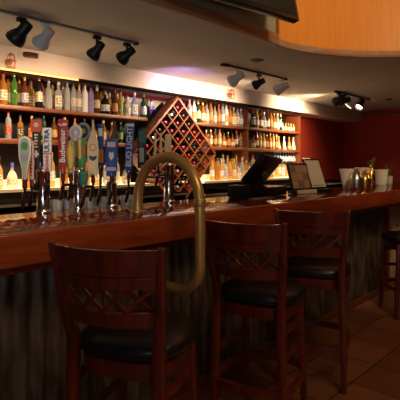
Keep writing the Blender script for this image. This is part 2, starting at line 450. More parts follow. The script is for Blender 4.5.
CPM = {k: plain('cap_' + k, v, 0.35, 0.5 if k in ('gold', 'silver') else 0.0) for k, v in LB.items()}
# profile (r,z), label (z0,z1,r), neck top (r,z), superellipse power
SHAPES = {
 'tall': ([(0.034, 0), (0.037, 0.008), (0.037, 0.19), (0.030, 0.215), (0.016, 0.235), (0.014, 0.275)], (0.05, 0.14, 0.0376), (0.0165, 0.262, 0.295), 2),
 'round': ([(0.040, 0), (0.043, 0.01), (0.043, 0.15), (0.036, 0.18), (0.017, 0.205), (0.015, 0.255)], (0.04, 0.125, 0.0436), (0.018, 0.242, 0.275), 2),
 'square': ([(0.036, 0), (0.039, 0.008), (0.039, 0.16), (0.034, 0.175), (0.016, 0.19), (0.015, 0.24)], (0.03, 0.13, 0.0396), (0.018, 0.228, 0.262), 5),
 'squat': ([(0.046, 0), (0.052, 0.02), (0.050, 0.10), (0.040, 0.135), (0.016, 0.16), (0.014, 0.20)], (0.03, 0.09, 0.0526), (0.019, 0.188, 0.226), 2),
 'wine': ([(0.034, 0), (0.038, 0.008), (0.038, 0.17), (0.032, 0.20), (0.016, 0.235), (0.0145, 0.28)], (0.055, 0.14, 0.0386), (0.0165, 0.225, 0.30), 2),
 'decanter': ([(0.048, 0), (0.052, 0.01), (0.030, 0.12), (0.014, 0.165), (0.014, 0.20)], (0.02, 0.06, 0.050), (0.018, 0.19, 0.225), 2),
 'mini': ([(0.022, 0), (0.024, 0.005), (0.024, 0.075), (0.012, 0.095), (0.010, 0.115)], (0.02, 0.065, 0.0245), (0.012, 0.108, 0.125), 2),
}
_mc = {}
def bmesh_body(shape, glass):
    k = ('b', shape, glass)
    if k not in _mc:
        pr, lb, nk, p = SHAPES[shape]; _mc[k] = MB().lathe(pr, 14, p=p).mesh('bottle_glass', GL[glass], ang=50)
    return _mc[k]
def bmesh_label(shape, col):
    k = ('l', shape, col)
    if k not in _mc:
        pr, (z0, z1, r), nk, p = SHAPES[shape]
        m = MB(); vs = []; N = 10
        for i in range(N + 1):
            a = -PI / 2 + (i / N - 0.5) * PI * 1.15
            ca, sa = math.cos(a), math.sin(a); q = (abs(ca) ** p + abs(sa) ** p) ** (-1.0 / p)
            for rr in (r, r + 0.0006):
                for z in (z0, z1): vs.append((rr * q * ca, rr * q * sa, z))
        fs = []
        for i in range(N):
            a = 4 * i; b = a + 4
            fs += [(a + 2, b + 2, b + 3, a + 3), (a, a + 1, b + 1, b), (a, b, b + 2, a + 2), (a + 1, a + 3, b + 3, b + 1)]
        fs += [(0, 2, 3, 1), (4 * N, 4 * N + 1, 4 * N + 3, 4 * N + 2)]
        _mc[k] = m.add(vs, fs).mesh('bottle_label', LBM[col], ang=50)
    return _mc[k]
def bmesh_cap(shape, col):
    k = ('c', shape, col)
    if k not in _mc:
        pr, lb, (r, z0, z1), p = SHAPES[shape]
        _mc[k] = MB().lathe([(r, z0), (r, z1 - 0.003), (r * 0.85, z1)], 10).mesh('bottle_cap', CPM[col], ang=50)
    return _mc[k]
SHN = {'tall': 'tall', 'round': 'round', 'square': 'square', 'squat': 'squat', 'wine': 'slim', 'decanter': 'conical', 'mini': 'miniature'}
def bottle(shape, glass, lab, cap, x, y, z, label, group, s=1.0, wx=0.84, name='liquor_bottle', rz=None):
    rz = rnd.uniform(-0.75, -0.25) if rz is None else rz
    if lab is None:
        lab_me = None
    o = thing(name, label, 'bottle', (x, y, z + 0.0008), rz, group); o.scale = (s * wx, s * wx, s)
    link('bottle_glass', bmesh_body(shape, glass), o)
    if lab: link('bottle_label', bmesh_label(shape, lab), o)
    if cap: link('bottle_cap', bmesh_cap(shape, cap), o)
    return o
GN = {'clear': 'clear', 'amber': 'amber', 'gold': 'golden', 'brown': 'brown', 'dark': 'black', 'green': 'bright green', 'darkgreen': 'dark green', 'red': 'red', 'blue': 'blue', 'lilac': 'lilac', 'white': 'white'}
def describe(shape, glass, lab): return f"{SHN[shape]} {GN[glass]} bottle" + (f", {lab} label" if lab else '')

# top shelf to the near side of the rack: one by one
TL = [(3, 'round', 'amber', 'cream', 'red', 1.05), (14, 'tall', 'green', None, 'silver', 1.0), (24.5, 'round', 'brown', 'silver', 'gold', 1.0), (39, 'wine', 'dark', 'cream', 'gold', 1.08),
      (48.5, 'round', 'clear', None, 'silver', 1.03), (58.5, 'square', 'clear', 'cream', 'cream', 1.05), (67, 'tall', 'clear', None, 'silver', 0.98), (73.5, 'tall', 'clear', 'silver', 'blue', 0.98),
      (79, 'wine', 'clear', 'cream', 'gold', 0.95), (85, 'tall', 'white', None, 'silver', 0.98), (91, 'tall', 'lilac', None, 'black', 0.98), (97, 'wine', 'brown', 'cream', 'white', 1.0),
      (105, 'squat', 'dark', 'white', 'silver', 1.1), (114.5, 'round', 'brown', 'orange', 'red', 1.0), (120.5, 'tall', 'gold', 'green', 'gold', 0.9), (127, 'squat', 'clear', 'silver', 'silver', 1.0),
      (134.5, 'square', 'lilac', 'white', 'white', 1.05), (143.5, 'round', 'darkgreen', 'silver', 'green', 0.98), (151.5, 'square', 'white', 'blue', 'black', 0.98)]
g = 'liquor bottles on the top shelf before the rack'
for i, (px, sh, gl, lb, cp, s) in enumerate(TL):
    Y = 4.215 if i == len(TL) - 1 else 4.04
    bottle(sh, gl, lb, cp, PX(px, Y), Y, Z1, f"{describe(sh, gl, lb)}, {ORD[i]} from the left end of the top shelf", g, s)

def row(xs, z, y, kinds, where, group, smin=0.92, smax=1.04):
    last = None
    ups = (PX(247, SY0) + 0.02, SXE)
    xs = [x for x in xs if all(abs(x - u) > 0.068 for u in ups)]
    for i, x in enumerate(xs):
        k = rnd.choice(kinds)
        while k == last: k = rnd.choice(kinds)
        last = k; sh, gl, lb, cp = k
        s = rnd.uniform(smin, smax)
        bottle(sh, gl, lb, cp, x, y, z, f"{describe(sh, gl, lb)}, {ORD[i]} from left {where}", group, s)
def spread(a, b, step): 
    k = int((b - a) / step); return [a + (b - a) * (i + rnd.uniform(-0.03, 0.03)) / k for i in range(k + 1)]
K_TOPR = [('tall', 'clear', 'white', 'silver'), ('round', 'clear', 'cream', 'black'), ('square', 'clear', 'white', 'white'), ('round', 'amber', 'cream', 'gold'), ('wine', 'gold', 'white', 'gold'),
          ('tall', 'amber', 'orange', 'red'), ('round', 'brown', 'white', 'black'), ('square', 'gold', 'cream', 'cream'), ('tall', 'white', 'gold', 'silver'), ('wine', 'darkgreen', 'cream', 'gold'), ('round', 'clear', 'white', 'white')]
xa = PX(188, 4.07)
row(spread(xa, PX(243, 4.07), 0.079), Z1, 4.045, K_TOPR, 'on top shelf beyond the rack', 'liquor bottles on the top shelf beyond the rack')
row(spread(PX(252, 4.07), PX(279, 4.07), 0.079), Z1, 4.045, K_TOPR, 'on top shelf past the upright', 'liquor bottles on the top shelf past the upright')
for i, x in enumerate(spread(PX(283, 4.05), PX(293.5, 4.05), 0.062)):
    gl, lb = [('clear', 'white'), ('gold', 'cream'), ('amber', 'white')][i % 3]
    bottle('mini', gl, lb, 'gold', x, 4.05, Z1, f"miniature {GN[gl]} bottle with {lb} label, {ORD[i]} in the row at the shelf end", 'miniature bottles at the top shelf end')
K_MID = [('round', 'amber', 'cream', 'gold'), ('round', 'brown', 'gold', 'black'), ('square', 'amber', 'black', 'black'), ('tall', 'gold', 'cream', 'red'), ('squat', 'amber', 'cream', 'black'),
         ('wine', 'brown', 'cream', 'red'), ('round', 'gold', 'white', 'gold'), ('square', 'brown', 'orange', 'gold')]
row(spread(PX(203, 4.07) + 0.03, PX(243, 4.07), 0.081), Z2, 4.045, K_MID, 'on middle shelf beyond the rack', 'whiskey bottles on the middle shelf beyond the rack', 0.80, 0.86)
row(spread(PX(252, 4.07), PX(275, 4.07), 0.081), Z2, 4.045, K_MID, 'on middle shelf past the upright', 'whiskey bottles on the middle shelf past the upright', 0.80, 0.86)
for i, px in enumerate((278.5, 284, 289, 293.2)):
    bottle('decanter', 'white' if i % 2 else 'gold', 'cream', 'cream' if i % 2 else 'gold', PX(px, 4.05), 4.05, Z2, f"conical {'white' if i % 2 else 'golden'} bottle, {ORD[i]} of the four at the middle shelf end", 'conical bottles at the middle shelf end', 0.90)
row(spread(1.45, 3.02, 0.105), Z2, 4.06, K_MID + [('tall', 'darkgreen', 'green', 'black'), ('tall', 'clear', 'red', 'red')], 'on middle shelf behind taps', 'bottles on the middle shelf behind the taps', 0.80, 0.86)
K_BOT = [('tall', 'clear', None, 'silver'), ('round', 'gold', 'cream', 'gold'), ('square', 'clear', 'silver', 'black'), ('round', 'amber', None, 'black'), ('wine', 'gold', 'white', 'gold'), ('tall', 'clear', 'cream', 'red'), ('round', 'gold', 'orange', 'black'), ('squat', 'clear', 'cream', 'blue')]
row(spread(1.40, 3.0, 0.115), LZ, 3.93, K_BOT, 'on the lit step behind taps', 'backlit bottles on the step behind the taps', 0.95, 1.1)
row(spread(PX(211, 3.93) + 0.02, PX(272, 3.93), 0.088), LZ, 3.93, K_BOT, 'on the lit step beyond the rack', 'backlit bottles on the step beyond the rack', 0.9, 1.05)
row(spread(PX(213, 4.12) + 0.02, PX(296, 4.12), 0.096), LZ, 4.13, K_BOT, 'in the rear line on the lit step', 'backlit bottles in the rear line on the step', 1.05, 1.2)

K_REAR = [('wine', 'brown', 'cream', 'gold'), ('tall', 'amber', 'white', 'black'), ('round', 'gold', 'cream', 'silver'), ('wine', 'clear', 'white', 'white'), ('tall', 'darkgreen', 'gold', 'gold'), ('square', 'amber', 'cream', 'red')]
row(spread(xa + 0.06, PX(243, 4.18) - 0.02, 0.094), Z1, 4.205, K_REAR, 'in rear line, top shelf beyond rack', 'rear line on the top shelf beyond the rack', 0.98, 1.03)
row(spread(PX(203, 4.18) + 0.12, PX(243, 4.18) - 0.02, 0.096), Z2, 4.205, K_REAR, 'in rear line, middle shelf beyond rack', 'rear line on the middle shelf beyond the rack', 0.82, 0.86)
row(spread(1.62, 3.2, 0.11), Z1, 4.205, K_REAR, 'in rear line, top shelf before rack', 'rear line on the top shelf before the rack', 0.98, 1.03)
# stem glasses hanging upside down under the middle shelf
BGL = plain('backlit_blue_glass', (0.55, 0.68, 0.80), 0.08, trans=0.4, ior=1.2)  # blue backlight put into the glass colour
sgm = MB().lathe([(0.034, -0.001), (0.032, -0.005), (0.005, -0.010), (0.004, -0.065), (0.018, -0.078), (0.034, -0.105), (0.036, -0.135), (0.031, -0.155)], 14).mesh('glass_body', BGL, ang=60)
for i in range(8):
    x = PX(275, 4.06) + i * (PX(293.5, 4.06) - PX(275, 4.06)) / 7
    o = link('wall_hanging_stem_glass', sgm, None, (x, 4.06, Z2 - 0.0345)); o.name = 'hanging_stem_glass'
    tag(o, f"upside-down stem glass painted as blue-backlit, {ORD[i]} from left under the middle shelf end", 'stem glass', 'stem glasses hanging under the shelf')

# ================================================================== WINE RACK
RC = (3.67, 4.0, 1.44); HD = 0.645; DEP = 0.30; NC = 7
side = HD * math.sqrt(2); cell = side / NC
t = thing('wine_rack', 'diamond shaped wooden lattice wine rack between the bottle shelves', 'wine rack', (RC[0], RC[1] - DEP / 2 - 0.03, RC[2]))
R45 = Matrix.Rotation(PI / 4, 4, 'Y')
for k in range(4):
    M4 = Matrix.Rotation(PI / 4 + k * PI / 2, 4, 'Y')
    MB().box(-side / 2 - 0.012, side / 2 + 0.012, 0, 0.15, side / 2 - 0.012, side / 2 + 0.012, M4).build('frame_side', RACKW, t, bevel=0.002)
for k in range(1, NC):
    c = -side / 2 + k * cell
    MB().box(-side / 2 + 0.012, side / 2 - 0.012, 0.004, 0.034, c - 0.006, c + 0.006, R45).build('slat', RACKW, t, smooth=False)
    MB().box(c - 0.006, c + 0.006, 0.006, 0.036, -side / 2 + 0.012, side / 2 - 0.012, R45).build('slat', RACKW, t, smooth=False)
MB().box(-side / 2 + 0.012, side / 2 - 0.012, DEP - 0.010, DEP - 0.002, -side / 2 + 0.012, side / 2 - 0.012, R45).build('back_board', DARKB, t, smooth=False)
for sg in (-1, 1):
    MB().prism([(sg * 0.19, -HD - 0.03), (sg * 0.045, -HD - 0.03), (sg * 0.045, -HD + 0.022), (sg * 0.19, -HD + 0.168)], 0.02, 0.13).build('foot_block', DARKB, t, smooth=False)
WINEG = plain('wine_glass_dark', (0.010, 0.012, 0.010), 0.1)
FOILS = [plain('foil_crimson', (0.36, 0.012, 0.035), 0.35, 0.3), plain('foil_magenta', (0.42, 0.02, 0.09), 0.35, 0.3), plain('foil_black', (0.015, 0.015, 0.017), 0.35), plain('foil_silver', (0.7, 0.62, 0.55), 0.3, 0.6)]
FN = ['crimson', 'magenta', 'black', 'silver']
wb = MB().lathe([(0.033, 0), (0.0375, 0.008), (0.0375, 0.155), (0.030, 0.185), (0.0155, 0.205), (0.0145, 0.225)], 14).mesh('bottle_glass', WINEG, ang=50)
wf = [MB().lathe([(0.0165, 0.200), (0.0165, 0.252), (0.018, 0.254), (0.018, 0.270), (0.015, 0.272)], 12).mesh('foil_capsule', m, ang=50) for m in FOILS]
for i in range(NC):
    for j in range(NC):
        a = -side / 2 + (i + 0.5) * cell; b = side / 2 - (j + 0.5) * cell
        v = R45 @ Vector((a, 0, b))
        if rnd.random() < 0.06: continue
        k = rnd.choices((0, 1, 2, 3), (6, 5, 3, 2))[0]
        # bottle lies in the notch of its diamond cell, neck towards the bar
        zc = v.z - (cell - 0.026) / math.sqrt(2) + 0.0375 * math.sqrt(2) + 0.001
        o = thing('wine_bottle', f"wine bottle with {FN[k]} capsule, {ORD[i]} diagonal row from the rack's upper-left edge, {ORD[j]} cell down", 'wine bottle',
                  (RC[0] + v.x, RC[1] - DEP / 2 - 0.03 + DEP - 0.014, RC[2] + zc), 0, 'wine bottles in the lattice rack')
        o.rotation_euler = (PI / 2, 0, 0)
        link('bottle_glass', wb, o); link('foil_capsule', wf[k], o)

# ================================================================== TRACK LIGHTS
TY = 3.03
def track(pxa, pxb, label, rail_m=BLACK):
    a, b = PX(pxa, TY), PX(pxb, TY)
    t = thing('light_track', label, 'light track', ((a + b) / 2, TY, CZ))
    L = (b - a) / 2
    MB().box(-L, L, -0.015, 0.015, -0.016, -0.001).build('rail', rail_m, t, bevel=0.003)
    MB().box(-L, -L + 0.10, -0.022, 0.022, -0.027, -0.0005).build('feed_box', BLACK, t, bevel=0.003)
    MB().box(L - 0.03, L + 0.004, -0.020, 0.020, -0.024, -0.0005).build('end_cap', BLACK, t, bevel=0.003)
track(-30, 137, 'long thin grey ceiling track carrying four spotlights above the taps', plain('grey_rail', (0.20, 0.19, 0.18), 0.5))
track(222, 286, 'short black ceiling track carrying one black and two pale spotlights')
track(335, 369, 'small black ceiling track carrying four spotlights near the end wall')
def head_meshes(mat, tagc):
    body = MB().lathe([(0.020, -0.058), (0.037, -0.052), (0.041, -0.044), (0.043, 0.030), (0.050, 0.042), (0.066, 0.075), (0.071, 0.100), (0.071, 0.125), (0.066, 0.125), (0.060, 0.085), (0.03, 0.055)], 22, capt=True).mesh('lamp_housing', mat, ang=35)
    ring = MB().lathe([(0.0712, 0.098), (0.0742, 0.100), (0.0742, 0.108), (0.0712, 0.110)], 22, capb=False, capt=False).mesh('rim_ring', mat)
    return body, ring
HM = {'black': head_meshes(BLACK, 'b'), 'pale': head_meshes(WHITEM, 'w')}
bulb_me = MB().lathe([(0.02, 0.057), (0.05, 0.092), (0.052, 0.100), (0.03, 0.112), (0.0, 0.115)], 16, capb=True, capt=False).mesh('bulb', BULB)
HEADS = [  # px of stem, colour, aim vector, power, label, scale, drop
 (21.5, 'black', (-0.30, 0.62, -0.62), 44, 'first black spotlight from the end of the long ceiling track', 0.92, 0.02),
 (45, 'pale', (-0.20, 0.85, -0.62), 44, 'pale grey spotlight on the long ceiling track beside black ones', 0.84, 0.025),
 (97, 'black', (-0.16, 0.72, -0.66), 42, 'black spotlight in the long track middle, pointing steeply down', 0.78, 0.035),
 (127, 'black', (-0.20, 0.86, -0.46), 34, 'black spotlight at the far end of the long ceiling track', 0.82, 0.02),
 (237, 'pale', (-0.20, 0.86, -0.46), 66, 'pale spotlight nearest the sprinkler on the short ceiling track', 0.92, 0.02),
 (259, 'black', (-0.25, 0.86, -0.40), 66, 'black spotlight between two pale ones on the short track', 0.76, 0.025),
 (282, 'pale', (-0.20, 0.90, -0.36), 84, 'pale spotlight at the far end of the short ceiling track', 0.92, 0.02),
 (339, 'black', (0.30, 0.85, -0.42), 150, 'first black spotlight on the small track by the end wall', 0.9, 0.01),
 (345, 'black', (-0.15, 0.92, -0.16), 130, 'second black spotlight on the small track by the end wall', 0.9, 0.01),
 (352, 'pale', (-0.30, 0.60, -0.75), 60, 'pale spotlight in the small track by the end wall', 0.9, 0.01),
 (361, 'black', (-0.62, 0.15, -0.70), 60, 'last black spotlight, showing its lit bulb, by the end wall', 0.9, 0.01),
]
for px, colr, aim, pw, lab, sc, drop in HEADS:
    x = PX(px, TY); d = Vector(aim).normalized()
    mat = BLACK if colr == 'black' else WHITEM
    t = thing('track_spotlight', lab, 'spotlight', (x, TY, CZ - 0.022), 0, 'ceiling track spotlights')
    MB().box(-0.03, 0.03, -0.018, 0.018, -0.028, -0.001).build('track_adapter', mat, t, bevel=0.003)
    MB().tube([(0, 0, -0.027), (0, 0, -0.055 - drop)], 0.010, 10).build('stem', mat, t)
    piv = Vector((0, 0, -0.055 - drop - 0.02)) - d * 0.03
    q = d.to_track_quat('Z', 'Y').to_euler()
    h = link('lamp_housing', HM[colr][0], t, piv, q); h.scale = (sc, sc, sc)
    r = link('rim_ring', HM[colr][1], h)
    link('bulb', bulb_me, h)
    L = bpy.data.lights.new('spot_lamp', 'SPOT'); L.energy = pw; L.spot_size = math.radians(105 if px < 300 else 84); L.spot_blend = 0.9; L.color = (1.0, 0.74, 0.47) if px > 200 else (1.0, 0.68, 0.42); L.shadow_soft_size = 0.05
    lo = bpy.data.objects.new('spot_lamp', L); COL.objects.link(lo)
    lo.location = Vector((x, TY, CZ - 0.022)) + piv + d * (0.128 * sc); lo.rotation_euler = (-d).to_track_quat('Z', 'Y').to_euler()

# sprinklers on the bulkhead, ceiling discs, conduit
def sprinkler(px, py, lab):
    x = PX(px, BF); z = PZ(px, py, BF)
    t = thing('fire_sprinkler', lab, 'sprinkler', (x, BF, z), 0, 'fire sprinklers on the bulkhead')
    MB().lathe([(0.028, 0), (0.028, 0.006), (0.014, 0.012), (0.012, 0.05)], 14, mtx=Matrix.Rotation(PI / 2, 4, 'X')).build('escutcheon', COPPER, t)
    g = MB()
    for zz, r in ((-0.055, 0.03), (0.0, 0.036), (0.05, 0.026)):
        g.tube([(r * math.cos(a), -0.065 + r * math.sin(a), zz) for a in [2 * PI * k / 14 for k in range(15)]], 0.0035, 6)
    for k in range(5):
        a = 2 * PI * k / 5
        g.tube([(r * math.cos(a), -0.065 + r * math.sin(a), zz) for zz, r in ((-0.055, 0.03), (0.0, 0.036), (0.05, 0.026), (0.068, 0.004))], 0.0032, 6)
    g.build('cage_guard', COPPER, t)
    MB().lathe([(0.010, -0.03), (0.012, 0), (0.018, 0.012), (0.018, 0.016)], 10, c=(0, -0.06, 0)).build('sprinkler_head', COPPER, t)
sprinkler(8, 62, 'copper caged fire sprinkler on the bulkhead near the black spotlight')
sprinkler(228, 95, 'copper caged fire sprinkler on bulkhead below the short light track')
t = thing('pipe_stub', 'short bronze pipe stub on the bulkhead below the first black spotlight', 'pipe stub', (PX(24, BF), BF, PZ(24, 54.5, BF)), 0)
MB().lathe([(0.055, 0), (0.055, 0.006), (0.03, 0.010)], 18, mtx=Matrix.Rotation(PI / 2, 4, 'X')).build('wall_plate', CREAM, t)
MB().tube([(0, -0.008, 0), (0.03, -0.05, -0.005), (0.085, -0.09, -0.015)], 0.024, 14).build('stub_tube', plain('bronze_brown', (0.16, 0.07, 0.03), 0.4, 0.5), t)
def disc(px, py, lab, mat, r):
    Zc = (CZ - CAMZ) * FOC / (HOR - py); rr = (px - 200) / FOC * Zc
    t = thing('ceiling_fixture', lab, 'ceiling fixture', (FX * Zc + RX * rr, FY * Zc + RY * rr, CZ), 0)
    MB().lathe([(r, 0), (r, -0.006), (r * 0.85, -0.010)], 20, capt=True).build('trim_ring', mat, t)
    MB().lathe([(r * 0.6, -0.010), (r * 0.55, -0.02), (r * 0.2, -0.024)], 16).build('centre', BLACK, t)
disc(257, 60, 'dark round ceiling fixture just above the short light track', plain('dark_disc', (0.06, 0.04, 0.03), 0.5), 0.07)
disc(389, 99, 'small dark round ceiling fixture near the end wall', plain('dark_disc', (0.06, 0.04, 0.03), 0.5), 0.06)
yc = lambda px: 4.0
pipe = MB().tube([(XR - 0.06, 3.86, 2.285), (XR - 0.06, 3.3, 2.24), (XR - 0.06, 2.7, 2.25), (XR - 0.06, 1.9, 2.30), (XR - 0.06, -0.5, 2.315)], 0.022, 8)
cd = tag(pipe.build('conduit', plain('conduit_paint', (0.24, 0.12, 0.08), 0.6)), 'brown conduit sagging along the end wall under the ceiling', 'conduit')
for yy, zz in ((3.3, 2.24), (1.9, 2.30)):
    MB().box(XR - 0.035, XR - 0.001, yy - 0.012, yy + 0.012, zz - 0.03, zz + 0.03).build('mount_clip', plain('conduit_paint', (0.24, 0.12, 0.08), 0.6), cd, smooth=False)

# TV in the raised well
c = Vector((3.14, 1.90)); 
t = thing('television', 'big black flat screen television hung high in the ceiling recess', 'television', (2.45, 1.965, 2.41), math.radians(-7.5))
TW, TH = 0.62, 0.70
tilt = Matrix.Rotation(math.radians(-12), 4, 'X')
MB().box(-TW, TW, -0.03, 0.03, 0, TH, tilt).build('screen_case', BLACKP, t, bevel=0.006)
MB().box(-TW + 0.03, TW - 0.03, -0.0325, -0.03, 0.035, TH - 0.03, tilt).build('screen', plain('screen_glass', (0.004, 0.004, 0.005), 0.12), t, smooth=False)
MB().tube([(0, 0.1, 0.4), (0, 0.14, WZ - 2.41 - 0.001)], 0.02, 10).build('ceiling_mount', BLACK, t)
MB().box(-0.15, 0.15, 0.03, 0.09, 0.22, 0.52, tilt).build('mount_plate', BLACK, t, smooth=False)

# ================================================================== BRASS SERVICE RAIL
rx = 1.535; ya, yb = 1.457, 1.91; ra = (yb - ya) / 2; zc = 1.135; ql = 0.14; zb = 0.72
pts = [(rx, yb, BZ + 0.001)] + [(rx, ya + ra + ra * math.cos(a), zc + ra * math.sin(a)) for a in [PI * k / 20 for k in range(21)]]
pts += [(rx, ya, z) for z in (1.1, 1.0, 0.9)]
pts += [(rx, ya + ql - ql * math.cos(a), zb + ql - ql * math.sin(a)) for a in [PI / 2 * k / 10 for k in range(11)]]
pts += [(rx, 1.88, zb)]
t = thing('service_rail', 'brass pipe service rail looping from the bar top to its front', 'rail', (0, 0, 0))
MB().tube(pts, 0.0255, 18).build('pipe', BRASS, t, ang=60)
MB().lathe([(0.045, 0.0005), (0.045, 0.008), (0.030, 0.014), (0.030, 0.035), (0.027, 0.037)], 20, c=(rx, yb, BZ)).build('base_flange', BRASS, t)
MB().lathe([(0.027, 0), (0.0285, 0.003), (0.0285, 0.03), (0.027, 0.033)], 18, c=(rx, ya, 1.13)).build('collar', BRASS, t)
MB().lathe([(0.027, 0.02), (0.030, 0.018), (0.045, 0.006), (0.045, -0.008)], 20, mtx=Matrix.Translation((rx, 1.872, zb)) @ Matrix.Rotation(PI / 2, 4, 'X')).build('wall_flange', BRASS, t)

# ================================================================== BEER TOWERS AND TAP HANDLES
TWY = 2.265
TOW = [(43.5, 170, 0.034, 'chrome beer tower nearest the bar end under the pale slab handle'), (78.5, 172, 0.026, 'chrome beer tower standing below the fish-like and round handles'),
       (111.5, 183, 0.030, 'chrome beer tower below the deep blue tap handle'), (169, 165, 0.034, 'chrome beer tower standing inside the brass rail arch')]
HND = []  # filled below: (px, py_bottom, py_top, builder)
def col_m(name, c, r=0.4): return plain('paint_' + name, c, r)
P = {k: col_m(k, c) for k, c in {'crimson': (0.33, 0.012, 0.014), 'cream': (0.78, 0.62, 0.36), 'white': (0.80, 0.76, 0.72), 'pink': (0.78, 0.50, 0.42), 'black': (0.012, 0.012, 0.012), 'olive': (0.30, 0.27, 0.10),
     'blue': (0.02, 0.07, 0.34), 'navy': (0.012, 0.035, 0.16), 'green': (0.05, 0.22, 0.05), 'yellow': (0.72, 0.48, 0.06), 'orange': (0.75, 0.22, 0.04), 'teal': (0.01, 0.12, 0.10), 'sage': (0.34, 0.40, 0.30),
     'lilac': (0.50, 0.44, 0.60), 'grey': (0.30, 0.30, 0.32), 'red': (0.55, 0.03, 0.02), 'redorange': (0.65, 0.09, 0.03)}.items()}
def oval(cx, cz, rx_, rz_, n=20): return [(cx + rx_ * math.cos(2 * PI * k / n), cz + rz_ * math.sin(2 * PI * k / n)) for k in range(n)]
def sym(half): return half + [(-x, z) for x, z in reversed(half) if x > 1e-6]
def rect(x0, x1, z0, z1): return [(x0, z0), (x1, z0), (x1, z1), (x0, z1)]

def handle(px, y0, y1, label, outline, mat, pieces=(), rz=-38, th=0.022, Y=2.27, lean=0.0, texts=(), group='beer tap handles', stem=0.04):
    """outline in unit height; pieces: (part name, outline, material, extra thickness); texts: (string, size, x, z, material, vertical)"""
    x = PX(px, Y); zb_ = PZ(px, y0, Y); zt = PZ(px, y1, Y); H = zt - zb_
    t = thing('tap_handle', label, 'tap handle', (x, Y, zb_), math.radians(rz), group)
    t.rotation_euler = (0, math.radians(lean), math.radians(rz))
    MB().lathe([(0.010, -stem), (0.013, -stem + 0.006), (0.011, -0.005), (0.014, 0.0), (0.014, 0.012), (0.010, 0.014)], 12).build('ferrule', CHROME, t)
    MB().prism([(a * H, b * H) for a, b in outline], -th / 2, th / 2).build('paddle', mat, t, bevel=0.0025)
    for nm, ol, m, ex in pieces:
        MB().prism([(a * H, b * H) for a, b in ol], -th / 2 - ex, th / 2 - 0.002).build(nm, m, t, bevel=0.0008, seg=1)
    for s, size, tx, tz, m, vert in texts:
        me = text_mesh(s, size * H, m, 0.0015 * H)
        o = link('lettering', me, t, (tx * H, -th / 2 - 0.0042, tz * H)); o.rotation_euler = (PI / 2, -PI / 2 if vert else 0, 0)
    HND.append((px, x, Y, zb_ - stem))
    return t
# 1 sage slab with round top, tapering
handle(25, 181, 136, 'sage green and white tap handle with rounded top, narrowing downward', sym([(0.04, 0), (0.06, 0.25), (0.13, 0.55), (0.135, 0.85), (0.10, 0.96), (0.0, 1.0)]), P['white'],
       [('face_panel', sym([(0.03, 0.05), (0.045, 0.28), (0.10, 0.55), (0.105, 0.84), (0.07, 0.93), (0.0, 0.955)]), P['sage'], 0.0015), ('emblem', oval(0, 0.78, 0.07, 0.09), P['green'], 0.003), ('lower_band', sym([(0.0, 0.44), (0.07, 0.48), (0.085, 0.58), (0.0, 0.60)]), P['grey'], 0.003)], )
handle(32, 181, 141, 'slender pinkish cream tap handle with small dark red letters', rect(-0.055, 0.055, 0, 1), P['pink'], [('letter_mark', rect(-0.02 - 0.008 * (k % 2), 0.022, 0.12 + 0.085 * k, 0.165 + 0.085 * k), P['crimson'], 0.0012) for k in range(9)], rz=-42, Y=2.33)
handle(36.5, 172, 118, 'black tap handle topped by a square red-orange plate', sym([(0.05, 0), (0.065, 0.3), (0.075, 1.0), (0.0, 1.0)]), P['black'],
       [('red_plate', rect(-0.095, 0.095, 0.74, 0.97), P['redorange'], 0.002), ('round_emblem', oval(0, 0.87, 0.045, 0.045), P['pink'], 0.0032), ('white_cross', [(-0.02, 0.27), (0.02, 0.27), (0.02, 0.31), (0.05, 0.31), (0.05, 0.35), (0.02, 0.35), (0.02, 0.40), (-0.02, 0.40), (-0.02, 0.35), (-0.05, 0.35), (-0.05, 0.31), (-0.02, 0.31)], P['white'], 0.002)] + [('letter_mark', rect(-0.035, 0.03 - 0.012 * (k % 2), 0.45 + 0.055 * k, 0.48 + 0.055 * k), P['white'], 0.0012) for k in range(5)], Y=2.36)
handle(47.5, 172, 128, 'pale slab tap handle with upright dark lettering and red script', sym([(0.085, 0), (0.10, 1.0), (0.0, 1.0)]), P['white'], [('red_band', rect(-0.092, 0.092, 0.40, 0.43), P['red'], 0.001)],
       texts=[('ULTRA', 0.17, 0, 0.71, P['navy'], True), ('Michelob', 0.105, 0, 0.2, P['red'], True)], Y=2.205)
handle(63, 174, 118, 'crimson crown-topped tap handle with white upright lettering, tapering to point', sym([(0.015, 0), (0.075, 0.16), (0.085, 0.55), (0.075, 0.84), (0.095, 0.90), (0.085, 0.97), (0.05, 0.985), (0.04, 0.955), (0.0, 1.0)]), P['crimson'],
       [('crown_band', sym([(0.07, 0.86), (0.085, 0.90), (0.0, 0.915), (0.0, 0.875)]), P['pink'], 0.0015), ('lower_wing', sym([(0.0, 0.03), (0.03, 0.08), (0.0, 0.14)]), P['red'], 0.0015)],
       texts=[('Budweiser', 0.14, 0, 0.50, P['white'], True)], Y=2.28)
handle(71, 174, 139, 'olive and gold fish shaped tap handle, nose up', sym([(0.12, 0), (0.05, 0.10), (0.10, 0.35), (0.13, 0.62), (0.08, 0.90), (0.0, 1.0)]), P['olive'], [('gold_belly', sym([(0.03, 0.16), (0.06, 0.4), (0.07, 0.7), (0.0, 0.88)]), P['yellow'], 0.002), ('eye', oval(0.035, 0.82, 0.018, 0.018, 10), P['black'], 0.004)], Y=2.24, rz=-45)
handle(76, 158, 124, 'round lilac and white medallion tap handle', oval(0, 0.74, 0.19, 0.24) , P['white'], [('neck', sym([(0.06, 0), (0.06, 0.52), (0.0, 0.52)]), P['olive'], 0.0), ('lilac_disc', oval(0, 0.74, 0.13, 0.17), P['lilac'], 0.0018), ('white_star', oval(0, 0.74, 0.05, 0.07, 5), P['white'], 0.003)], Y=2.36)
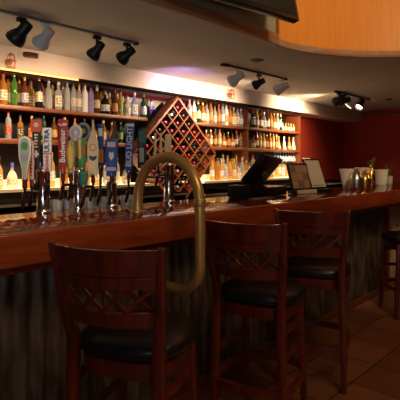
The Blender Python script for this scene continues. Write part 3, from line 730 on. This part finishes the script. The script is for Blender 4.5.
handle(83.5, 158, 122, 'round grey medallion tap handle with black ring and gold centre', oval(0, 0.74, 0.20, 0.25), P['grey'], [('neck', sym([(0.06, 0), (0.06, 0.52), (0.0, 0.52)]), P['grey'], 0.0), ('black_disc', oval(0, 0.74, 0.14, 0.175), P['black'], 0.0018), ('gold_centre', oval(0, 0.74, 0.06, 0.08, 12), P['yellow'], 0.003)], Y=2.42)
handle(82, 170, 138, 'green and yellow tap handle with a small red patch', sym([(0.07, 0), (0.12, 0.3), (0.13, 1.0), (0.0, 1.0)]), P['green'], [('yellow_stripe', rect(-0.11, -0.02, 0.35, 0.97), P['yellow'], 0.0015), ('red_patch', rect(0.02, 0.10, 0.45, 0.75), P['red'], 0.0015)], Y=2.30)
handle(83.8, 187, 171, 'short dark teal shield shaped tap handle', sym([(0.16, 0), (0.25, 0.35), (0.26, 1.0), (0.0, 1.0)]), P['teal'], [('shield_rim', rect(-0.2, 0.2, 0.82, 0.9), P['green'], 0.001)], Y=2.20, stem=0.03)
handle(93, 176, 119, 'tall cream tap handle with ringed emblem and thin spire top', sym([(0.07, 0), (0.085, 0.08), (0.10, 0.45), (0.085, 0.62), (0.055, 0.68), (0.05, 0.74), (0.02, 0.80), (0.015, 0.98), (0.0, 1.0)]), P['cream'],
       [('round_emblem', oval(0, 0.50, 0.065, 0.065), P['orange'], 0.0015), ('emblem_centre', oval(0, 0.50, 0.045, 0.045), P['cream'], 0.0025), ('dark_crest', [(-0.06, 0.30), (0.0, 0.26), (0.06, 0.30), (0.07, 0.36), (0.0, 0.34), (-0.07, 0.36)], P['black'], 0.0015)], Y=2.27)
handle(100.5, 168, 124, 'narrow blue and orange tap handle', sym([(0.06, 0), (0.075, 1.0), (0.0, 1.0)]), P['blue'], [('orange_band', rect(-0.065, 0.065, 0.12, 0.42), P['orange'], 0.0015), ('pale_face', rect(-0.05, 0.05, 0.72, 0.9), P['white'], 0.0015)], Y=2.34)
handle(111.5, 176, 139, 'broad deep blue tap handle with white crest', sym([(0.12, 0), (0.15, 0.2), (0.17, 0.92), (0.12, 1.0), (0.0, 1.0)]), P['blue'], [('white_crest', [(0.0, 0.42), (0.07, 0.52), (0.05, 0.66), (0.0, 0.62), (-0.05, 0.66), (-0.07, 0.52)], P['white'], 0.0018), ('white_band', rect(-0.13, 0.13, 0.14, 0.24), P['lilac'], 0.0015), ('top_patch', rect(-0.11, 0.11, 0.78, 0.92), P['pink'], 0.0015)], Y=2.205, rz=-40)
handle(114.5, 150, 121, 'brown bottle shaped tap handle with cream label', sym([(0.13, 0), (0.14, 0.45), (0.06, 0.65), (0.05, 1.0), (0.0, 1.0)]), col_m('bottle_brown', (0.10, 0.03, 0.01)), [('cream_label', rect(-0.11, 0.11, 0.12, 0.38), P['cream'], 0.0015)], Y=2.42)
handle(128.5, 173, 123, 'narrow bright blue tap handle with large white upright lettering', sym([(0.055, 0), (0.075, 0.15), (0.085, 1.0), (0.0, 1.0)]), P['blue'], [('pale_tip', rect(-0.078, 0.078, 0.93, 0.985), P['white'], 0.001)], texts=[('BUD LIGHT', 0.155, 0, 0.52, P['white'], True)], Y=2.27, lean=2)
handle(142, 168, 128, 'dark green rectangular tap handle with pale lower panel', rect(-0.11, 0.11, 0, 1), P['black'], [('green_panel', rect(-0.085, 0.085, 0.62, 0.93), P['teal'], 0.0015), ('pale_panel', rect(-0.06, 0.05, 0.15, 0.5), P['sage'], 0.0015)], Y=2.36)
handle(158, 166, 133, 'pale tap handle with a U shaped metal cutout, inside brass arch', [(-0.12, 0), (0.12, 0), (0.12, 1.0), (0.05, 1.0), (0.05, 0.2), (-0.05, 0.2), (-0.05, 1.0), (-0.12, 1.0)], P['cream'], Y=2.30)
handle(168, 163, 134, 'cream tap handle with amber base above the arch tower', sym([(0.10, 0), (0.12, 0.5), (0.10, 1.0), (0.0, 1.0)]), P['cream'], [('amber_base', rect(-0.1, 0.1, 0.0, 0.25), P['orange'], 0.0015)], Y=2.27)
tw = []
for px, pyt, r, lab in TOW:
    x = PX(px, TWY); zt = PZ(px, pyt, TWY); H = zt - BZ
    t = thing('beer_tower', lab, 'beer tower', (x, TWY, BZ), 0, 'chrome beer towers on the bar top')
    MB().lathe([(r + 0.006, 0.0005), (r + 0.006, 0.008), (r + 0.002, 0.012), (r, 0.016), (r, H - 0.012), (r + 0.002, H - 0.010), (r + 0.002, H - 0.002), (r - 0.006, H)], 24).build('column', CHROME, t, ang=50)
    MB().lathe([(r * 0.9, 0), (r * 0.8, 0.010), (r * 0.3, 0.016)], 20, c=(0, 0, H)).build('cap', CHROME, t, ang=50)
    tw.append((px, x, t, zt))
for px, hx, hy, hz in HND:
    _, x, t, zt = min(tw, key=lambda q: abs(q[0] - px))
    zz = min(hz - 0.004, zt - 0.03) if hz < zt else zt - 0.03
    f = MB()
    f.tube([(0, 0, zt - BZ - 0.04), ((hx - x), (hy - TWY), zt - BZ - 0.04), ((hx - x), (hy - TWY) - 0.001, hz - BZ - 0.001)] if hz > zt - 0.04 else [(0, 0, hz - BZ - 0.02), ((hx - x), (hy - TWY), hz - BZ - 0.02), ((hx - x), (hy - TWY) - 0.001, hz - BZ - 0.001)], 0.009, 10)
    f.build('faucet_arm', plain('dark_chrome', (0.20, 0.19, 0.18), 0.25, 1.0), t)
    zs = (zt - BZ - 0.04) if hz > zt - 0.04 else hz - BZ - 0.02
    MB().tube([(hx - x, hy - TWY, zs - 0.005), (hx - x, hy - TWY + 0.012, max(zs - 0.04, 0.02)), (hx - x, hy - TWY + 0.03, max(zs - 0.085, 0.012))], [0.012, 0.011, 0.008], 10).build('spout', plain('dark_chrome', (0.20, 0.19, 0.18), 0.25, 1.0), t)

# glasses on the work shelf behind the bar top
gm = MB().lathe([(0.026, 0), (0.030, 0.004), (0.038, 0.135), (0.0365, 0.135), (0.028, 0.014), (0.0, 0.012)], 16, capt=False).mesh('glass_body', GLASSC, ang=50)
gx = spread(PX(56, 2.42), PX(135, 2.42), 0.078)
for i, x in enumerate(gx):
    o = link('drinking_glass', gm, None, (x, 2.42 + 0.02 * (i % 2), 0.9655)); o.scale = (1, 1, 1.12)
    tag(o, f"clear pint glass behind the bar top, {ORD[i]} in the line past the first beer tower", 'glass', 'pint glasses behind the bar top')

# ================================================================== REGISTER, MENUS, CUPS
x0 = PX(258, 2.16)
t = thing('cash_register', 'black cash register terminal with tilted screen on the bar top', 'cash register', (x0, 2.16, BZ), math.radians(8))
MB().box(-0.20, 0.26, -0.13, 0.14, 0.001, 0.075).build('base', BLACKP, t, bevel=0.008)
MB().box(-0.30, -0.19, -0.10, 0.10, 0.001, 0.095).build('printer', BLACKP, t, bevel=0.01)
MB().box(0.0, 0.10, 0.0, 0.07, 0.075, 0.17).build('stand', BLACKP, t, bevel=0.006)
tl = Matrix.Translation((-0.03, 0.03, 0.12)) @ Matrix.Rotation(math.radians(40), 4, 'X') @ Matrix.Rotation(math.radians(6), 4, 'Y')
MB().box(-0.17, 0.19, -0.02, 0.02, -0.02, 0.25, tl).build('screen_case', BLACKP, t, bevel=0.008)
MB().box(-0.155, 0.175, 0.02, 0.0215, 0.0, 0.235, tl).build('screen', plain('screen_glass', (0.004, 0.004, 0.005), 0.12), t, smooth=False)
MB().lathe([(0.022, 0), (0.022, 0.003)], 16, mtx=tl @ Matrix.Translation((0.03, -0.021, 0.10)) @ Matrix.Rotation(PI / 2, 4, 'X')).build('badge', STEEL, t)
t = thing('bar_towel', 'small grey folded towel on the bar top beside the register', 'towel', (PX(262, 1.95), 1.95, BZ), 0.1)
MB().box(-0.13, 0.13, -0.035, 0.035, 0.0008, 0.010).build('towel_fold', plain('dark_towel', (0.22, 0.18, 0.15), 0.8), t, bevel=0.003)

FRM = plain('frame_black', (0.014, 0.010, 0.008), 0.35)
def menu(px, Y, wdt, hgt, rz, lab, kind, lean=-15):
    t = thing('menu_stand', lab, 'menu stand', (PX(px, Y), Y, BZ), math.radians(rz), 'framed menu stands on the bar')
    M = Matrix.Rotation(math.radians(lean), 4, 'X')
    MB().box(-wdt / 2 - 0.012, wdt / 2 + 0.012, -0.045, 0.045, 0.0008, 0.028).build('base', FRM, t, bevel=0.004)
    fr = MB(); h0 = 0.026; b = 0.016
    fr.box(-wdt / 2, wdt / 2, -0.008, 0.008, h0, h0 + hgt, M)
    fr.build('frame', FRM, t, bevel=0.003)
    MB().box(-wdt / 2 + b, wdt / 2 - b, -0.0095, -0.008, h0 + b, h0 + hgt - b, M).build('card', plain('card_cream', (0.50, 0.43, 0.36), 0.6) if kind == 'plain' else plain('menu_brown', (0.22, 0.12, 0.07), 0.5), t, smooth=False)
    if kind == 'menu':
        cw = (wdt - 2 * b) / 3
        for c_ in range(3):
            for r_ in range(3):
                z0 = h0 + b + 0.006 + r_ * (hgt - 2 * b - 0.008) / 3
                xx = -wdt / 2 + b + c_ * cw
                MB().box(xx + 0.004, xx + cw - 0.004, -0.0105, -0.0094, z0 + 0.004, z0 + (hgt - 2 * b) / 3 - 0.008, M).build('menu_panel', [plain('mp_a', (0.30, 0.20, 0.12), 0.5), plain('mp_b', (0.16, 0.11, 0.08), 0.5), plain('mp_c', (0.36, 0.16, 0.09), 0.5)][(c_ + 2 * r_) % 3], t, smooth=False)
        MB().box(-wdt / 2 + 0.005, wdt / 2 - 0.005, -0.058, -0.046, 0.001, 0.034).build('front_strip', plain('strip_cream', (0.6, 0.45, 0.3), 0.5), t, bevel=0.002)
    else:
        MB().box(-wdt / 2 + b + 0.012, wdt / 2 - b - 0.012, -0.0105, -0.0094, h0 + b + 0.014, h0 + b + 0.020, M).build('card_line', FRM, t, smooth=False)
menu(302.5, 2.06, 0.25, 0.24, -10, 'black framed drink menu with brown picture panels on bar', 'menu')
menu(320, 2.07, 0.225, 0.29, -10, 'black framed stand holding a plain white card on bar', 'plain', -21)

def cup_stack(px, Y, h, r0, r1, lab, nrim):
    t = thing('cup_stack', lab, 'cup stack', (PX(px, Y), Y, BZ), 0, 'white cup stacks at the far bar end')
    pr = [(r0, 0.0008), (r0 + 0.002, 0.004)]
    MB().lathe([(r0, 0.0008), (r1, h), (r1 + 0.005, h + 0.002), (r1 + 0.005, h + 0.008), (r1 - 0.004, h + 0.008), (r0 - 0.003, 0.02)], 24).build('cup', CUPW, t, ang=30)
    for k in range(nrim):
        z = h + 0.009 + 0.010 * k
        MB().lathe([(r1 + 0.001, z), (r1 + 0.006, z + 0.002), (r1 + 0.006, z + 0.007), (r1 - 0.002, z + 0.008)], 24, capb=True, capt=True).build('cup_rim', CUPW, t, ang=30)
cup_stack(347, 2.235, 0.18, 0.042, 0.078, 'flaring white cup stack left of the metal shakers', 1)
cup_stack(361.5, 2.26, 0.19, 0.045, 0.070, 'white cup stack standing behind the metal shakers', 1)
cup_stack(381, 2.20, 0.165, 0.062, 0.078, 'broad white cup stack right of the metal shakers', 1)
def shaker(px, Y, mat, r, h, lab):
    t = thing('cocktail_shaker', lab, 'cocktail shaker', (PX(px, Y), Y, BZ), 0, 'cocktail shakers between the white cups')
    MB().lathe([(r * 0.95, 0.0008), (r, 0.01), (r * 1.02, h * 0.45), (r * 0.92, h * 0.62), (r * 0.55, h * 0.8)], 24).build('body', mat, t, ang=50)
    MB().lathe([(r * 0.56, h * 0.8), (r * 0.45, h * 0.86), (r * 0.30, h * 0.88), (r * 0.30, h * 0.98), (r * 0.2, h)], 20).build('cap', mat, t, ang=50)
shaker(356, 2.07, STEEL, 0.075, 0.20, 'silver domed cocktail shaker between the white cup stacks')
shaker(364.5, 2.06, GOLDM, 0.068, 0.18, 'gold cocktail shaker beside the silver one among white cups')
shaker(371, 2.11, GOLDM, 0.045, 0.24, 'taller golden shaker with narrow top under the green sprigs')
def sprig_pot(px, Y, h, lab, mat):
    t = thing('herb_jar', lab, 'herb jar', (PX(px, Y), Y, BZ), 0)
    MB().lathe([(0.035, 0.0008), (0.042, 0.02), (0.042, h), (0.037, h), (0.036, 0.02)], 18).build('jar', mat, t, ang=50)
    s = MB(); lf = MB()
    for k in range(7):
        a = rnd.uniform(0, 2 * PI); q = rnd.uniform(0.02, 0.06)
        p0 = Vector((0.012 * math.cos(a), 0.012 * math.sin(a), h - 0.03)); p1 = Vector((q * math.cos(a), q * math.sin(a), h + rnd.uniform(0.08, 0.15)))
        s.tube([p0, (p0 + p1) / 2 + Vector((0, 0, 0.02)), p1], 0.0025, 5)
        for m in range(4):
            c = p0.lerp(p1, 0.5 + 0.16 * m); b = rnd.uniform(0, 2 * PI); u = Vector((math.cos(b), math.sin(b), 0.5)); v = Vector((-math.sin(b), math.cos(b), 0))
            lf.add([c, c + u * 0.018 + v * 0.008, c + u * 0.035, c + u * 0.018 - v * 0.008 + Vector((0, 0, 0.003))], [(0, 1, 2, 3)])
    s.build('stems', GREENL, t); lf.build('leaves', GREENL, t, smooth=False)
sprig_pot(371.5, 2.27, 0.17, 'jar of leafy green garnish sprigs behind the shakers', plain('jar_brown', (0.25, 0.12, 0.05), 0.3))
sprig_pot(389, 2.20, 0.10, 'dark glass jar of garnish at the far bar end', GLASSC)
# notice on the red wall past the shelf
t = thing('paper_sign', 'small white paper notice on the red wall past the shelf unit', 'notice', (PX(306, YB), YB - 0.001, PZ(306, 161, YB)))
MB().box(-0.13, 0.13, -0.006, 0, -0.055, 0.055).build('sheet', PAPER, t, smooth=False)
MB().box(-0.10, 0.06, -0.0065, -0.006, -0.01, 0.0).build('printed_line', FRM, t, smooth=False)

# ================================================================== BAR STOOLS
SH = 1.06
def py(z): return -0.185 - max(0.0, (z - 0.70)) / 0.36 * 0.075 if z >= 0.7 else -0.185 - (0.7 - z) / 0.7 * 0.02
def hx(z): return 0.158 + (z - 0.70) / 0.36 * 0.040 if z >= 0.7 else 0.158 + (0.7 - z) / 0.7 * 0.012
SAG = 0.055
def rail_pt(u, z, off=0.0): return Vector((u * hx(z), py(z) - SAG * (1 - u * u) + off, z))
def rail(z0, z1, th, groove=None, arch=0.0):
    mb = MB(); N = 16
    zs = [z0, z1] if groove is None else [z0, groove - 0.004, groove - 0.003, groove + 0.003, groove + 0.004, z1]
    rows = len(zs); vs = []
    for i in range(N + 1):
        u = -1 + 2 * i / N
        for side in (0, 1):
            for j, z in enumerate(zs):
                d = 0.0
                if groove is not None and j in (2, 3): d = 0.006
                off = (-th / 2 + d) if side == 0 else th / 2
                zz = z + (arch * (1 - u * u) if j == rows - 1 else 0)
                vs.append(rail_pt(u, zz, off))
    fs = []; C = 2 * rows
    for i in range(N):
        a = i * C; b = a + C
        for j in range(rows - 1):
            fs.append((a + j, a + j + 1, b + j + 1, b + j)); fs.append((a + rows + j, b + rows + j, b + rows + j + 1, a + rows + j + 1))
        fs.append((a, b, b + rows, a + rows)); fs.append((a + rows - 1, a + 2 * rows - 1, b + 2 * rows - 1, b + rows - 1))
    for a in (0, N * C):
        fs.append(tuple([a + j for j in range(rows)] + [a + rows + j for j in reversed(range(rows))]))
    return mb.add(vs, fs)
def make_stool(label):
    t = thing('bar_stool', label, 'bar stool', (0, 0, 0), 0, 'cherry wood bar stools along the bar')
    for sgn in (-1, 1):
        zs = [0, 0.25, 0.5, 0.7, 0.82, 0.95, SH]
        w = [0.032, 0.035, 0.038, 0.040, 0.036, 0.030, 0.024]; d = [0.032, 0.036, 0.040, 0.042, 0.034, 0.028, 0.022]
        MB().bar([(sgn * (hx(z) + 0.008), py(z), z) for z in zs], w, d).build('back_post', CHERRY, t, bevel=0.006)
        MB().bar([(sgn * 0.172, 0.185, 0), (sgn * 0.160, 0.165, 0.35), (sgn * 0.152, 0.150, 0.635)], [0.030, 0.034, 0.038], [0.030, 0.034, 0.038]).build('leg', CHERRY, t, bevel=0.004)
    rail(0.920, SH - 0.008, 0.020, groove=0.962).build('crest_rail', CHERRY, t, ang=30, bevel=0.0)
    rail(0.787, 0.839, 0.020).build('lower_rail', CHERRY, t, ang=30)
    za, zb_ = 0.840, 0.919
    for k in range(4):
        u0 = -0.92 + 0.46 * k; u1 = u0 + 0.46
        for s in (0, 1):
            ua, ub = (u0, u1) if s == 0 else (u1, u0)
            o = 0.004 if s else -0.004
            MB().bar([rail_pt(ua + (ub - ua) * q / 4, za + (zb_ - za) * q / 4, o) for q in range(5)], 0.014, 0.009).build('lattice_slat', CHERRY, t, smooth=False)
    # seat apron and cushion
    MB().lathe([(0.185, 0.580), (0.187, 0.584), (0.187, 0.638), (0.180, 0.642)], 40, p=3.2, sx=1.0, sy=0.97).build('seat_apron', CHERRY, t, ang=40)
    pad = MB().lathe([(0.186, 0.6425), (0.205, 0.652), (0.213, 0.670), (0.208, 0.690), (0.190, 0.703), (0.14, 0.711), (0.07, 0.714), (0.001, 0.715)], 40, c=(0, 0.01, 0), p=3.0, sx=1.0, sy=0.95, capt=True).build('seat_cushion', BLACKV, t, ang=70)
    MB().tube([(0.211 * (abs(math.cos(a)) ** 3 + abs(math.sin(a)) ** 3) ** (-1 / 3) * math.cos(a), 0.01 + 0.95 * 0.211 * (abs(math.cos(a)) ** 3 + abs(math.sin(a)) ** 3) ** (-1 / 3) * math.sin(a), 0.660) for a in [2 * PI * k / 40 for k in range(41)]], 0.004, 6, cap=False).build('piping', BLACKV, pad)
    # foot rail: curved wooden pieces between the legs, and side stretchers
    def foot(p, q, bow, z, w=0.022, hgt=0.034):
        p, q = Vector((*p, z)), Vector((*q, z)); m = (p + q) / 2; n = Vector((m.x, m.y, 0)).normalized()
        return MB().bar([p.lerp(q, s / 8) + n * bow * (1 - (2 * s / 8 - 1) ** 2) for s in range(9)], hgt, w, side=Vector((0, 0, 1)))
    A, B = (hx(0.25) + 0.008, py(0.25)), (0.163, 0.170)
    foot((-B[0], B[1]), B, 0.03, 0.25).build('foot_rail', CHERRY, t, ang=30)
    foot((-A[0], A[1]), A, 0.03, 0.25).build('foot_rail', CHERRY, t, ang=30)
    for s in (-1, 1):
        foot((s * A[0], A[1]), (s * B[0], B[1]), 0.03, 0.25).build('foot_rail', CHERRY, t, ang=30)
        foot((s * (hx(0.4) + 0.008), py(0.4)), (s * 0.158, 0.163), 0.0, 0.40, 0.020, 0.026).build('stretcher', CHERRY, t, ang=30)
        foot((s * (hx(0.56) + 0.006), py(0.56)), (s * 0.155, 0.155), 0.03, 0.545, 0.020, 0.03).build('seat_brace', CHERRY, t, ang=30)
    return t
FACE = 24.5
def stool_spot(px, ytop, face):            # floor point of the stool whose crest centre shows at px, ytop
    Zc = (SH - CAMZ) * -FOC / (ytop - HOR); r = (px - 200) / FOC * Zc
    bx, by = FX * Zc + RX * r, FY * Zc + RY * r
    a = math.radians(face)
    return (bx + 0.28 * math.cos(a), by + 0.28 * math.sin(a), 0)
STO = [(101, 245.5, 25, 'cherry wood bar stool nearest the camera, before the brass rail'), (240.5, 221, 15, 'middle bar stool with lattice back, just beyond the brass rail'), (311, 210, 24, 'third lattice back bar stool, below the framed menu stands')]
base = None
for px, yt, fc, lab in STO:
    loc = stool_spot(px, yt, fc)
    if base is None:
        base = make_stool(lab); base.location = loc; base.rotation_euler = (0, 0, math.radians(fc - 90))
    else: dup(base, loc, math.radians(fc - 90), lab)
dup(base, (4.216, 1.452, 0), math.radians(133.5 - 90), 'farthest bar stool, standing by the corrugated bar panel painted as lit')

# ================================================================== LIGHTS
def area(name, loc, rot, size, e, col, sy=None):
    L = bpy.data.lights.new(name, 'AREA'); L.energy = e; L.color = col; L.size = size
    if sy: L.shape = 'RECTANGLE'; L.size_y = sy
    o = bpy.data.objects.new(name, L); COL.objects.link(o); o.location = loc; o.rotation_euler = rot
    return o
area('well_lamp', (1.0, -0.5, WZ - 0.05), (math.radians(22), 0, 0), 1.4, 38, (1.0, 0.72, 0.44))
def aimed(name, loc, tgt, size, e, col, blend=0.6, r=0.08):
    L = bpy.data.lights.new(name, 'SPOT'); L.energy = e; L.color = col; L.spot_size = math.radians(size); L.spot_blend = blend; L.shadow_soft_size = r
    o = bpy.data.objects.new(name, L); COL.objects.link(o); o.location = loc
    o.rotation_euler = (Vector(loc) - Vector(tgt)).to_track_quat('Z', 'Y').to_euler()
aimed('cove_fill', (2.7, 0.3, 2.9), (4.2, 1.5, 2.75), 120, 118, (1.0, 0.70, 0.36), 0.8, 0.2)  # added fill inside the well to brighten the curved fascia
aimed('tap_fill', (0.35, 0.7, 3.1), (1.0, 2.25, 1.2), 31, 120, (1.0, 0.78, 0.56), 0.9, 0.1)  # added light on the tap handles, has no fixture
area('cool_fill', (-1.6, -1.9, 1.5), (math.radians(100), 0, math.radians(-35)), 1.4, 9, (0.85, 0.92, 1.0))  # added cool fill, no window behind it
aimed('ceiling_fill', (-1.5, -0.6, 1.3), (1.0, 2.75, 2.45), 60, 60, (0.80, 0.90, 1.0), 1.0, 0.2)  # unseen cool spot added to lift the grey of the near ceiling
aimed('side_lamp', (5.7, 0.7, 2.30), (5.3, 1.9, 0.8), 60, 40, (1.0, 0.72, 0.44), 0.8, 0.1)
aimed('violet_fill', (3.25, 3.25, 2.05), (3.75, 3.9, 2.22), 95, 26, (0.60, 0.34, 1.0), 1.0, 0.05)  # added violet light tinting the bulkhead, without a fixture
def point(name, loc, e, col, r=0.05):
    L = bpy.data.lights.new(name, 'POINT'); L.energy = e; L.color = col; L.shadow_soft_size = r
    o = bpy.data.objects.new(name, L); COL.objects.link(o); o.location = loc

w = bpy.data.worlds.new('World'); SC.world = w; w.use_nodes = True
w.node_tree.nodes['Background'].inputs[0].default_value = (0.02, 0.018, 0.016, 1); w.node_tree.nodes['Background'].inputs[1].default_value = 1.0

# ================================================================== CAMERA
cam = bpy.data.cameras.new('camera'); co = bpy.data.objects.new('camera', cam); COL.objects.link(co)
cam.sensor_fit = 'HORIZONTAL'; cam.sensor_width = 36.0; cam.lens = FOC / 400 * 36.0
cam.shift_y = -(200 - HOR) / 400
cam.clip_start = 0.05
co.location = (0, 0, CAMZ); co.rotation_euler = (PI / 2, 0, YAW - PI / 2)
SC.camera = co
SC.view_settings.view_transform = 'Standard'; SC.view_settings.look = 'None'; SC.view_settings.gamma = 1.0
SC.view_settings.use_curve_mapping = False
SC.view_settings.exposure = 0.0
